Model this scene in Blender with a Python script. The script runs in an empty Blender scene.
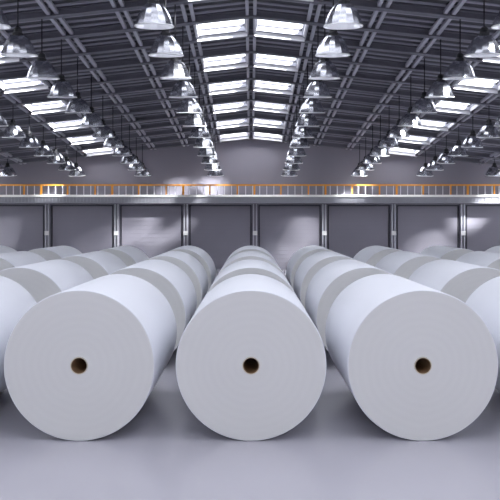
import bpy, bmesh, math, random
random.seed(4)
S = bpy.context.scene
C = S.collection
PI = math.pi

# ------------------------------------------------------------------ materials
def mat(name, col, rough=.5, metal=0, spec=.5, bump=None, noise=None):
    m = bpy.data.materials.new(name); m.use_nodes = True
    nt = m.node_tree; b = nt.nodes['Principled BSDF']
    b.inputs['Base Color'].default_value = (*col, 1)
    b.inputs['Roughness'].default_value = rough
    b.inputs['Metallic'].default_value = metal
    b.inputs['Specular IOR Level'].default_value = spec
    tc = nt.nodes.new('ShaderNodeTexCoord')
    if noise:                                   # (scale, amount) faint wear of the colour
        n = nt.nodes.new('ShaderNodeTexNoise'); n.inputs['Scale'].default_value = noise[0]
        n.inputs['Detail'].default_value = 4
        nt.links.new(tc.outputs['Object'], n.inputs['Vector'])
        mx = nt.nodes.new('ShaderNodeMix'); mx.data_type = 'RGBA'
        mx.inputs['A'].default_value = (*[c*(1-noise[1]) for c in col], 1)
        mx.inputs['B'].default_value = (*[min(1, c*(1+noise[1])) for c in col], 1)
        nt.links.new(n.outputs['Fac'], mx.inputs['Factor'])
        nt.links.new(mx.outputs['Result'], b.inputs['Base Color'])
    if bump:                                    # (scale, strength)
        n = nt.nodes.new('ShaderNodeTexNoise'); n.inputs['Scale'].default_value = bump[0]
        nt.links.new(tc.outputs['Object'], n.inputs['Vector'])
        bp = nt.nodes.new('ShaderNodeBump'); bp.inputs['Strength'].default_value = bump[1]
        nt.links.new(n.outputs['Fac'], bp.inputs['Height'])
        nt.links.new(bp.outputs['Normal'], b.inputs['Normal'])
    return m

M = {}
M['paper'] = mat('paper_side', (.72, .73, .78), .6, spec=.25, noise=(.7, .015))
M['face'] = mat('paper_end', (.68,.68,.68), .8, spec=.15)
# fine winding rings on the end face, procedural and very faint
nt = M['face'].node_tree; b = nt.nodes['Principled BSDF']
tc = nt.nodes.new('ShaderNodeTexCoord'); mp = nt.nodes.new('ShaderNodeMapping')
mp.inputs['Scale'].default_value = (1, 0, 1)
wv = nt.nodes.new('ShaderNodeTexWave'); wv.wave_type = 'RINGS'; wv.rings_direction = 'SPHERICAL'
wv.inputs['Scale'].default_value = 3; wv.inputs['Distortion'].default_value = 2.5; wv.inputs['Detail Scale'].default_value = .6
nt.links.new(tc.outputs['Object'], mp.inputs['Vector']); nt.links.new(mp.outputs['Vector'], wv.inputs['Vector'])
cr = nt.nodes.new('ShaderNodeMix'); cr.data_type = 'RGBA'
cr.inputs['A'].default_value = (.675, .672, .67, 1); cr.inputs['B'].default_value = (.685, .682, .68, 1)
nt.links.new(wv.outputs['Fac'], cr.inputs['Factor']); nt.links.new(cr.outputs['Result'], b.inputs['Base Color'])
M['card'] = mat('core_cardboard', (.19, .11, .055), .8, noise=(20, .15))
M['cardrim'] = mat('core_edge', (.60, .54, .42), .8)
M['floor'] = mat('polished_concrete', (.42, .41, .455), .17, spec=.5, noise=(.35, .07), bump=(1.5, .02))
M['wall'] = mat('grey_wall', (.27, .257, .305), .75, noise=(.5, .06))
M['panel'] = mat('grey_wall_panel', (.28, .267, .315), .6, noise=(.8, .07))
M['post'] = mat('post_steel', (.60, .60, .66), .5, .1)
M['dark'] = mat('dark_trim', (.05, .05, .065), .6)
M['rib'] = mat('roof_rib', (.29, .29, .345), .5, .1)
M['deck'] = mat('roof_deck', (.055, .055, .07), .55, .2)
M['rafter'] = mat('rafter_steel', (.17, .17, .205), .45, .2)
M['purlin'] = mat('purlin_steel', (.46, .46, .53), .45, .1)
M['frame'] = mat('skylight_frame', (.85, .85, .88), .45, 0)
M['orange'] = mat('rail_orange', (.97, .36, .045), .5, noise=(1.3, .25))
M['grating'] = mat('walkway_edge', (.97, .96, .94), .5)
M['fascia'] = mat('walkway_fascia', (.36, .36, .40), .5, .1)
M['baluster'] = mat('baluster_grey', (.72, .72, .78), .5, .0)
M['shade'] = mat('lamp_aluminium', (.66, .67, .72), .2, 1)
M['shade_in'] = mat('lamp_reflector', (.85, .85, .88), .35, .6)
M['rim'] = mat('lamp_rim', (.85, .85, .88), .3, .6)
M['black'] = mat('lamp_socket', (.012, .012, .016), .5)
M['cord'] = mat('lamp_cord', (.02, .02, .025), .6)
def glass():
    m = bpy.data.materials.new('skylight_glass'); m.use_nodes = True; nt = m.node_tree
    nt.nodes.clear()
    o = nt.nodes.new('ShaderNodeOutputMaterial'); mx = nt.nodes.new('ShaderNodeMixShader')
    t = nt.nodes.new('ShaderNodeBsdfTransparent'); g = nt.nodes.new('ShaderNodeBsdfGlossy')
    t.inputs['Color'].default_value = (.96, .98, 1, 1); g.inputs['Roughness'].default_value = .05
    mx.inputs['Fac'].default_value = .06
    nt.links.new(t.outputs[0], mx.inputs[1]); nt.links.new(g.outputs[0], mx.inputs[2]); nt.links.new(mx.outputs[0], o.inputs[0])
    return m
M['glass'] = glass()
def milk():
    m = bpy.data.materials.new('milky_sheet'); m.use_nodes = True; nt = m.node_tree
    nt.nodes.clear()
    o = nt.nodes.new('ShaderNodeOutputMaterial'); t = nt.nodes.new('ShaderNodeBsdfTranslucent')
    t.inputs['Color'].default_value = (.42, .43, .45, 1)
    nt.links.new(t.outputs[0], o.inputs[0])
    return m
M['milky'] = milk()
M['frost'] = M['milky'].copy(); M['frost'].name = 'frosted_sheet'
M['frost'].node_tree.nodes['Translucent BSDF'].inputs['Color'].default_value = (.97, .98, 1, 1)

# ------------------------------------------------------------------ helpers
def obj(name, bm, mats, parent=None, smooth=False, loc=None):
    me = bpy.data.meshes.new(name); bm.normal_update()
    bmesh.ops.recalc_face_normals(bm, faces=bm.faces); bm.to_mesh(me); bm.free()
    for m in (mats if isinstance(mats, (list, tuple)) else [mats]): me.materials.append(M[m])
    if smooth:
        for p in me.polygons: p.use_smooth = True
    o = bpy.data.objects.new(name, me); C.objects.link(o)
    if parent: o.parent = parent
    if loc: o.location = loc
    return o
def tag(o, label, cat, group=None, kind=None):
    o['label'] = label; o['category'] = cat
    if group: o['group'] = group
    if kind: o['kind'] = kind
    return o
def struct(o): o['kind'] = 'structure'; return o
def empty(name, loc):
    o = bpy.data.objects.new(name, None); C.objects.link(o); o.location = loc; o.empty_display_size = .3
    return o
def box(bm, x0, x1, y0, y1, z0, z1, mi=0):
    v = [bm.verts.new(p) for p in ((x0,y0,z0),(x1,y0,z0),(x1,y1,z0),(x0,y1,z0),(x0,y0,z1),(x1,y0,z1),(x1,y1,z1),(x0,y1,z1))]
    for f in ((3,2,1,0),(4,5,6,7),(0,1,5,4),(1,2,6,5),(2,3,7,6),(3,0,4,7)):
        bm.faces.new([v[i] for i in f]).material_index = mi
def lathe(bm, prof, n=24, mi=0, axis='z', flat=None):
    rings = []
    for r, h in prof:
        ring = []
        for i in range(n):
            a = 2*PI*i/n
            p = (r*math.cos(a), r*math.sin(a), h) if axis == 'z' else (r*math.cos(a), h, r*math.sin(a))
            ring.append(bm.verts.new(p))
        rings.append(ring)
    for a, b in zip(rings, rings[1:]):
        for i in range(n):
            f = bm.faces.new((a[i], a[(i+1) % n], b[(i+1) % n], b[i])); f.material_index = mi
    return rings
ORD = ['first','second','third','fourth','fifth','sixth','seventh','eighth','ninth','tenth','eleventh','twelfth',
       'thirteenth','fourteenth','fifteenth','sixteenth','seventeenth','eighteenth','nineteenth','twentieth']
def copy_tree(o, parent=None):
    c = o.copy(); C.objects.link(c)
    if parent: c.parent = parent
    for ch in list(o.children): copy_tree(ch, c)
    return c

EYE = 2.93
PITCH = .11        # gable slope
FALL = .1017       # the roof falls towards the back wall
def R(x, y, h): return (x, y, EYE + h - PITCH*abs(x) - FALL*y)
def xprism(bm, sec, xs, mi=0):           # section (y,h) run across the hall under the gable
    rs = [[bm.verts.new(R(x, y, h)) for y, h in sec] for x in xs]
    n = len(sec)
    for a, b in zip(rs, rs[1:]):
        for i in range(n): bm.faces.new((a[i], a[(i+1) % n], b[(i+1) % n], b[i])).material_index = mi
    bm.faces.new(rs[0]).material_index = mi; bm.faces.new(rs[-1][::-1]).material_index = mi
def rbox(bm, x0, x1, y0, y1, h0, h1, mi=0):
    if x0 < 0 < x1: rbox(bm, x0, 0, y0, y1, h0, h1, mi); x0 = 0
    xprism(bm, [(y0,h0),(y1,h0),(y1,h1),(y0,h1)], [x0, x1], mi)

# ------------------------------------------------------------------ setting
HW, YB, YF = 23.4, 36.0, -12.0
bm = bmesh.new(); box(bm, -HW-.3, HW+.3, YF-.3, YB+.3, -.3, 0); struct(obj('floor', bm, 'floor'))

P = 1.95
HB = 1.47
Y0 = 19.2 - HB*20                       # first rafter line, behind the camera
lines = [Y0 + HB*j for j in range(0, 60) if Y0 + HB*j < YB - .3]
OPENK = [0, -1, 4, -5, 8, -9]             # lengthwise strips (k .. k+1)*P that hold skylights
bm = bmesh.new()
wins = []; milky = []
edges_y = [YF-.3] + lines + [YB+.3]
for a, b in zip(edges_y, edges_y[1:]):
    j = round((a-Y0)/HB)
    is_open = (j % 2 == 0) and a > 9 and b < YB and a > YF
    for k in range(-12, 12):
        x0, x1 = k*P, (k+1)*P
        if -11 < a and b < 13.4 and k % 2 == 0 and -10 <= k < 10:   # unseen milky sheets added over the near half to light the rolls from above
            milky.append((x0, x1 + P, a, b)); continue
        if -11 < a and b < 13.4 and k % 2 == 1 and -10 <= k < 10: continue
        if is_open and k in OPENK:
            ox0, ox1 = x0+.22, x1-.22; oy0, oy1 = a+.07, b-.34
            rbox(bm, x0, x1, a, oy0, 8.66, 8.76); rbox(bm, x0, x1, oy1, b, 8.66, 8.76)
            rbox(bm, x0, ox0, oy0, oy1, 8.66, 8.76); rbox(bm, ox1, x1, oy0, oy1, 8.66, 8.76)
            wins.append((ox0, ox1, oy0, oy1, k, a))
        else:
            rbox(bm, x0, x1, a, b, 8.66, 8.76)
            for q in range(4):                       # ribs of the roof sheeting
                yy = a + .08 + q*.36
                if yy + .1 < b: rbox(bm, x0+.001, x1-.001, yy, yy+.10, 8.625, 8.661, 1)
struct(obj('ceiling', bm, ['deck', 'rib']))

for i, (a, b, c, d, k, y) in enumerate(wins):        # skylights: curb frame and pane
    f = bmesh.new()
    rbox(f, a-.06, b+.06, c-.06, c, 8.60, 8.69); rbox(f, a-.06, b+.06, d, d+.06, 8.52, 8.69)
    rbox(f, a-.06, a, c, d, 8.60, 8.69); rbox(f, b, b+.06, c, d, 8.60, 8.69)
    w = struct(obj('window_%d' % (i+1), f, 'purlin'))
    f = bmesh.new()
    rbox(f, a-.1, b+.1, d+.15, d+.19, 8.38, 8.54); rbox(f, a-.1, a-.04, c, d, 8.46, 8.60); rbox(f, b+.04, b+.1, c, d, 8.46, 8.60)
    obj('lit_band_board', f, 'frame', w)  # white board added to paint the mid-beam's lit band, with white frame ends
    g = bmesh.new(); rbox(g, a, b, c, d, 8.68, 8.685)
    obj('pane', g, 'frost' if y > 33 else 'glass', w)  # last bay frosted to blur its sun patch on the wall

for i, (a, b, c, d) in enumerate(milky):
    f = bmesh.new(); rbox(f, a, b, c, c+.06, 8.66, 8.76); rbox(f, a, b, d-.06, d, 8.66, 8.76)
    rbox(f, a, a+.06, c, d, 8.66, 8.76); rbox(f, b-.06, b, c, d, 8.66, 8.76)
    w = struct(obj('window_%d' % (len(wins)+i+1), f, 'frame'))  # added light sheet out of view, brightens the roll tops
    g = bmesh.new(); rbox(g, a+.06, b-.06, c+.06, d-.06, 8.70, 8.705)
    obj('pane', g, 'milky', w)

wn = [len(wins) + len(milky)]
def wall_x(name, x0, x1):
    bm = bmesh.new()
    z0, z1 = 1.2, 4.7
    def top(ya, yb):
        v = []
        for y in (ya, yb):
            for x in (x0, x1):
                v.append(bm.verts.new((x, y, z1))); v.append(bm.verts.new(R(x, y, 8.655)))
        a0,a1,b0,b1,c0,c1,d0,d1 = v
        for f in ((a0,b0,b1,a1),(c0,c1,d1,d0),(a0,a1,c1,c0),(b0,d0,d1,b1),(a1,b1,d1,c1),(a0,c0,d0,b0)): bm.faces.new(f)
    top(YF-.3, YB+.3)
    box(bm, x0, x1, YF-.3, YB+.3, 0, z0)
    ys = [YF-.3, 13.0]
    y = 13.0
    while y + 4.4 < YB - .6:
        box(bm, x0, x1, ys[0], ys[1], z0, z1)
        ya, yb = ys[1], ys[1] + 4.0
        f = bmesh.new(); xm = (x0+x1)/2
        box(f, xm-.05, xm+.05, ya, yb, z0, z0+.08); box(f, xm-.05, xm+.05, ya, yb, z1-.08, z1)
        for yy in (ya, (ya+yb)/2-.04, yb-.08): box(f, xm-.05, xm+.05, yy, yy+.08, z0+.08, z1-.08)
        wn[0] += 1
        w = struct(obj('window_%d' % wn[0], f, 'purlin'))  # unseen side window, added to light the back wall and roof
        g = bmesh.new(); box(g, xm-.005, xm+.005, ya+.08, yb-.08, z0+.08, z1-.08); obj('pane', g, 'glass', w)
        ys = [yb, yb+.4]; y += 4.4
    box(bm, x0, x1, ys[0], YB+.3, z0, z1)
    return struct(obj(name, bm, 'wall'))
wall_x('wall_left', -HW-.3, -HW); wall_x('wall_right', HW, HW+.3)
def gable(name, y0, y1, light_slot=None):
    bm = bmesh.new()
    def slab(x0, x1, z0):
        xs = [x0] + ([0] if x0 < 0 < x1 else []) + [x1]
        rs = []
        for x in xs:
            rs.append([bm.verts.new(p) for p in ((x,y0,z0),(x,y1,z0),R(x,y1,8.65),(x,y0,R(x,y1,8.65)[2]))])
        for a, b in zip(rs, rs[1:]):
            for i in range(4): bm.faces.new((a[i], a[(i+1) % 4], b[(i+1) % 4], b[i]))
        bm.faces.new(rs[0]); bm.faces.new(rs[-1][::-1])
    if light_slot:
        slab(-HW, -light_slot[0], 0); slab(light_slot[0], HW, 0); slab(-light_slot[0], light_slot[0], light_slot[1])
    else: slab(-HW, HW, 0)
    return struct(obj(name, bm, 'wall'))
wb = gable('wall_back', YB, YB+.3)
gable('wall_front', YF-.3, YF, (17, 1.1))            # behind the camera: unseen low slot added to let sky light in

# rafters, every line; each one a beam of its own
vis = [y for y in lines if y > 9]
for n, y in enumerate(vis):
    bm = bmesh.new()
    t = [(y-.09,8.44),(y+.09,8.44),(y+.09,8.475),(y+.02,8.475),(y+.02,8.63),(y+.07,8.63),(y+.07,8.658),(y-.07,8.658),(y-.07,8.63),(y-.02,8.63),(y-.02,8.475),(y-.09,8.475)]
    xprism(bm, t, [-HW, 0, HW])
    o = obj('roof_rafter', bm, 'rafter')
    rank = len(vis) - n
    tag(o, 'dark steel rafter crossing under the gabled roof, ' + (ORD[rank-1] + ' from the back wall' if rank > 1 else 'closest to the back wall'), 'roof beam', 'rafters under the roof')
# lengthwise double purlins on top of the rafters
for k in range(-11, 12):
    bm = bmesh.new(); x = k*P
    def ybar(x0, x1):
        r = []
        for yy in (YF+.02, YB-.02):
            zz = -FALL*yy
            r.append([bm.verts.new(p) for p in ((x0,yy,R(x0,yy,8.50)[2]),(x1,yy,R(x1,yy,8.50)[2]),(x1,yy,R(x1,yy,8.60)[2]),(x0,yy,R(x0,yy,8.60)[2]))])
        for i in range(4): bm.faces.new((r[0][i], r[0][(i+1) % 4], r[1][(i+1) % 4], r[1][i]))
        bm.faces.new(r[0]); bm.faces.new(r[1][::-1])
    ybar(x-.175, x-.07); ybar(x+.07, x+.175)
    if k == 0: lab = 'paired grey steel bars running lengthwise under the roof ridge'
    else: lab = 'paired grey lengthwise bars under the roof, %s pair %s of the ridge' % (ORD[abs(k)-1], 'left' if k < 0 else 'right')
    tag(obj('roof_purlin', bm, 'purlin'), lab, 'roof beam', 'lengthwise bars under the roof')

# back wall: ribbed panels between double posts
xs = [.24 + 4.14*j for j in range(-5, 6)]
zt = 3.88
full = [-HW] + xs + [HW]
for n, (a, b) in enumerate(zip(full, full[1:])):
    bm = bmesh.new()
    x0, x1 = a+.30, b-.30
    k = 0; z = .12
    while z < zt-.25:                              # shallow horizontal boards
        box(bm, x0, x1, YB-.04, YB, z, min(z+.235, zt-.2)); z += .25
    obj('panel', bm, 'panel', wb)
    bm = bmesh.new()
    box(bm, x0-.09, x0-.02, YB-.07, YB, 0, zt-.08); box(bm, x1+.02, x1+.09, YB-.07, YB, 0, zt-.08)
    box(bm, x0-.09, x1+.09, YB-.07, YB, zt-.12, zt-.06)
    obj('panel_frame', bm, 'dark', wb)
for n, x in enumerate(xs):
    t = empty('wall_post', (x, YB, 0))
    d = n - 5
    side = 'the middle one' if d == 0 else '%s %s of the middle post' % (ORD[abs(d)-1], 'left' if d < 0 else 'right')
    tag(t, 'light grey double steel post on the back wall, ' + side, 'post', 'double posts on the back wall')
    for s in (-1, 1):
        bm = bmesh.new(); box(bm, s*.085-.035, s*.085+.035, -.2, -.001, 0, zt)
        obj('upright', bm, 'post', t)
    bm = bmesh.new(); box(bm, -.13, .13, -.24, -.2, 2.02, 2.28); obj('joint_plate', bm, 'grating', t)

# elevated walkway with orange railing
YW = 34.9
wk = empty('walkway', (0, YW, 0))
tag(wk, 'long elevated walkway with orange handrail across the back wall', 'walkway')
bm = bmesh.new()
sec = [(-.10, 4.27), (-.10, 4.285), (0, 4.40), (YB-YW, 4.40), (YB-YW, 4.27)]    # deck; white front bevel added, shaped to catch skylight as a bright strip
ra, rb = [[bm.verts.new((x, y, z)) for y, z in sec] for x in (-HW, HW)]
for i in range(5): bm.faces.new((ra[i], ra[(i+1) % 5], rb[(i+1) % 5], rb[i]))
bm.faces.new(ra); bm.faces.new(rb[::-1])
obj('deck', bm, 'grating', wk)
bm = bmesh.new(); box(bm, -HW, HW, .02, .10, 3.96, 4.27)
for i in range(int(2*HW/.2)): box(bm, -HW+i*.2, -HW+i*.2+.06, -.01, .02, 3.97, 4.26)
box(bm, -HW, HW, -.03, .14, 3.90, 3.96)
obj('fascia', bm, 'fascia', wk)
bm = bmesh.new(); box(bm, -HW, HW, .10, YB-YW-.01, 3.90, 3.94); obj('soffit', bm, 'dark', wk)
bm = bmesh.new(); box(bm, -HW, HW, 0, .07, 4.92, 5.01); obj('handrail', bm, 'orange', wk)
px = .0582
for j in range(-6, 6):
    for q, off in enumerate((0, 26.5*px, 54*px)):
        x = .2 + 4.14*j + off
        if abs(x) > HW-.2: continue
        w = .055 if q == 0 else .04
        bm = bmesh.new(); box(bm, x-w, x+w, -.005, .075, 4.40, 4.93); obj('rail_post', bm, 'orange', wk)
for i in range(-38, 39):
    x = i*.41 + .1
    bm = bmesh.new(); box(bm, x-.022, x+.022, .02, .05, 4.40, 4.92); obj('baluster', bm, 'baluster', wk)

# ------------------------------------------------------------------ paper rolls
R0, L, RI = 1.0, 2.40, .104
D0, PR, PX = 7.947, 3.83, 2.278
roll = None
def make_roll():
    bm = bmesh.new()
    n = 160; e = .012
    rings = lathe(bm, [(RI+.012, 0), (R0-e, 0), (R0-e*.3, e*.3), (R0, e), (R0, L-e), (R0-e*.3, L-e*.3), (R0-e, L), (RI+.012, L), (RI+.012, 0)], n, 0, 'y')
    bmesh.ops.remove_doubles(bm, verts=bm.verts, dist=1e-5)
    for f in bm.faces:
        c = f.calc_center_median(); r = math.hypot(c.x, c.z)
        f.material_index = 1 if (r < R0-.02) else 0
        f.smooth = .01 < c.y < L-.01 or r > R0-.02
    me_o = obj('paper_roll', bm, ['paper', 'face'])
    bm = bmesh.new()
    rr = lathe(bm, [(RI, -.004), (RI+.0115, -.004), (RI+.0115, L+.004), (RI, L+.004), (RI, -.004)], 64, 0, 'y')
    bmesh.ops.remove_doubles(bm, verts=bm.verts, dist=1e-5)
    for f in bm.faces:
        c = f.calc_center_median(); f.material_index = 1 if (c.y < .0 or c.y > L) else 0
        f.smooth = f.material_index == 0
    co = obj('core', bm, ['card', 'cardrim'], me_o); co['label'] = 'brown cardboard core tube'
    return me_o
ROWN = ['front row', 'second row', 'third row', 'back row']
FR = [1.0, 1.482, 1.964, 2.446]
first = True
proto = make_roll()
for r in range(4):
    for c in range(-5, 6):
        sb = 1/(FR[r] + L/D0)
        if abs(c)*172*sb - 75.5*sb > 262: continue
        o = proto if first else copy_tree(proto); first = False
        o.location = (PX*c, D0*FR[r], R0)
        if c == 0: pos = 'middle column'
        else: pos = '%s column %s of the middle one' % (['', 'first', 'second', 'third', 'fourth', 'fifth'][abs(c)], 'left' if c < 0 else 'right')
        if r == 0 and abs(c) <= 1:
            lab = 'huge white paper roll in the front row, %s of the three showing full round ends' % {0: 'middle', -1: 'left', 1: 'right'}[c]
        else: lab = 'white paper roll in the %s, %s' % (ROWN[r], pos)
        tag(o, lab, 'paper roll', 'paper rolls lying in columns on the floor')
        o.rotation_euler = (0, random.uniform(-3, 3), 0)

# ------------------------------------------------------------------ pendant lamps
LR = .47
def tilt(bm):
    from mathutils import Matrix, Vector
    bmesh.ops.rotate(bm, verts=bm.verts, cent=(0, 0, .6), matrix=Matrix.Rotation(math.radians(10), 3, 'X'))
def make_lamp(cord):
    t = empty('pendant_lamp', (0, 0, 0))
    bm = bmesh.new()
    prof = [(.10,.54),(.165,.52),(.235,.47),(.305,.385),(.36,.29),(.405,.19),(.44,.09),(.462,.01)]
    lathe(bm, prof, 16, 0); lathe(bm, [(r-.012, h-.006) for r, h in prof], 16, 1)
    for f in bm.faces: f.smooth = True
    for e in bm.edges:
        p, q = e.verts; e.smooth = abs(p.co.z-q.co.z) < 1e-6
    tilt(bm); obj('shade', bm, ['shade', 'shade_in'], t)
    bm = bmesh.new()
    lathe(bm, [(.445,.0),(.465,-.005),(.472,.02),(.455,.035),(.445,.0)], 40, 0)
    bmesh.ops.remove_doubles(bm, verts=bm.verts, dist=1e-5)
    tilt(bm); obj('rim', bm, 'rim', t, True)
    bm = bmesh.new()
    lathe(bm, [(.0005,.50),(.13,.50),(.14,.57),(.105,.60),(.10,.70),(.05,.75),(.0005,.76)], 16, 0)
    bmesh.ops.remove_doubles(bm, verts=bm.verts, dist=1e-3)
    obj('socket', bm, 'black', t)
    bm = bmesh.new(); lathe(bm, [(.018,.75),(.018,cord)], 6, 0); obj('cord', bm, 'cord', t)
    bm = bmesh.new(); lathe(bm, [(.03,.46),(.04,.42),(.09,.35),(.11,.28),(.09,.2),(.04,.15),(.001,.14)], 14, 0)
    tilt(bm); obj('bulb', bm, 'bulb', t, True)
    return t
mb = mat('lamp_bulb', (.9, .9, .95), .3)
mb.node_tree.nodes['Principled BSDF'].inputs['Emission Color'].default_value = (.9, .95, 1, 1)
mb.node_tree.nodes['Principled BSDF'].inputs['Emission Strength'].default_value = 8.0
M['bulb'] = mb
HR = 6.01
rows = [2.19, 6.20, 9.96, 13.9]
ROWL = ['inner', 'second', 'third', 'outermost']
for ri, x in enumerate(rows):
    cord = 8.64 - PITCH*x - HR
    tmpl = make_lamp(cord); used = False
    for sgn in (-1, 1):
        n0 = [-1, 0, 4, 9][ri]
        for n in range(n0, 12):
            y = 14.13 + 1.83*n
            t = copy_tree(tmpl) if used else tmpl; used = True
            t.location = (sgn*x + (-.105 + .0123*(y-14.1) if sgn < 0 and ri == 0 else 0), y, EYE + HR - FALL*y)
            
            fr = 11 - n
            lab = 'aluminium dome pendant lamp, %s side, %s row, %s' % ('left' if sgn < 0 else 'right', ROWL[ri],
                   'closest to the back wall' if fr == 0 else ORD[fr] + ' from the back wall')
            tag(t, lab, 'pendant lamp', 'dome pendant lamps hanging in rows from the roof')
# ------------------------------------------------------------------ light
W = bpy.data.worlds.new('sky'); S.world = W; W.use_nodes = True
W.node_tree.nodes['Background'].inputs[0].default_value = (.965, .965, 1, 1)
W.node_tree.nodes['Background'].inputs[1].default_value = 4.0
sun = bpy.data.lights.new('sun', 'SUN'); sun.energy = 50.0; sun.angle = math.radians(11); sun.color = (1, .98, .96)
so = bpy.data.objects.new('sun', sun); C.objects.link(so)
from mathutils import Vector
so.rotation_euler = Vector((-.8, 1, -.78)).to_track_quat('-Z', 'Y').to_euler(); so.location = (10, -30, 20)

# ------------------------------------------------------------------ camera
cam = bpy.data.cameras.new('camera'); co = bpy.data.objects.new('camera', cam); C.objects.link(co)
cam.sensor_width = 36; cam.lens = 43.2; cam.shift_x = -.002; cam.shift_y = -.06
co.location = (0, 0, EYE); co.rotation_euler = (PI/2, 0, 0); cam.clip_end = 300
S.camera = co
S.view_settings.view_transform = 'Standard'; S.view_settings.look = 'None'
S.view_settings.gamma = 1; S.view_settings.use_curve_mapping = False
S.view_settings.exposure = .03
S.cycles.use_denoising = True
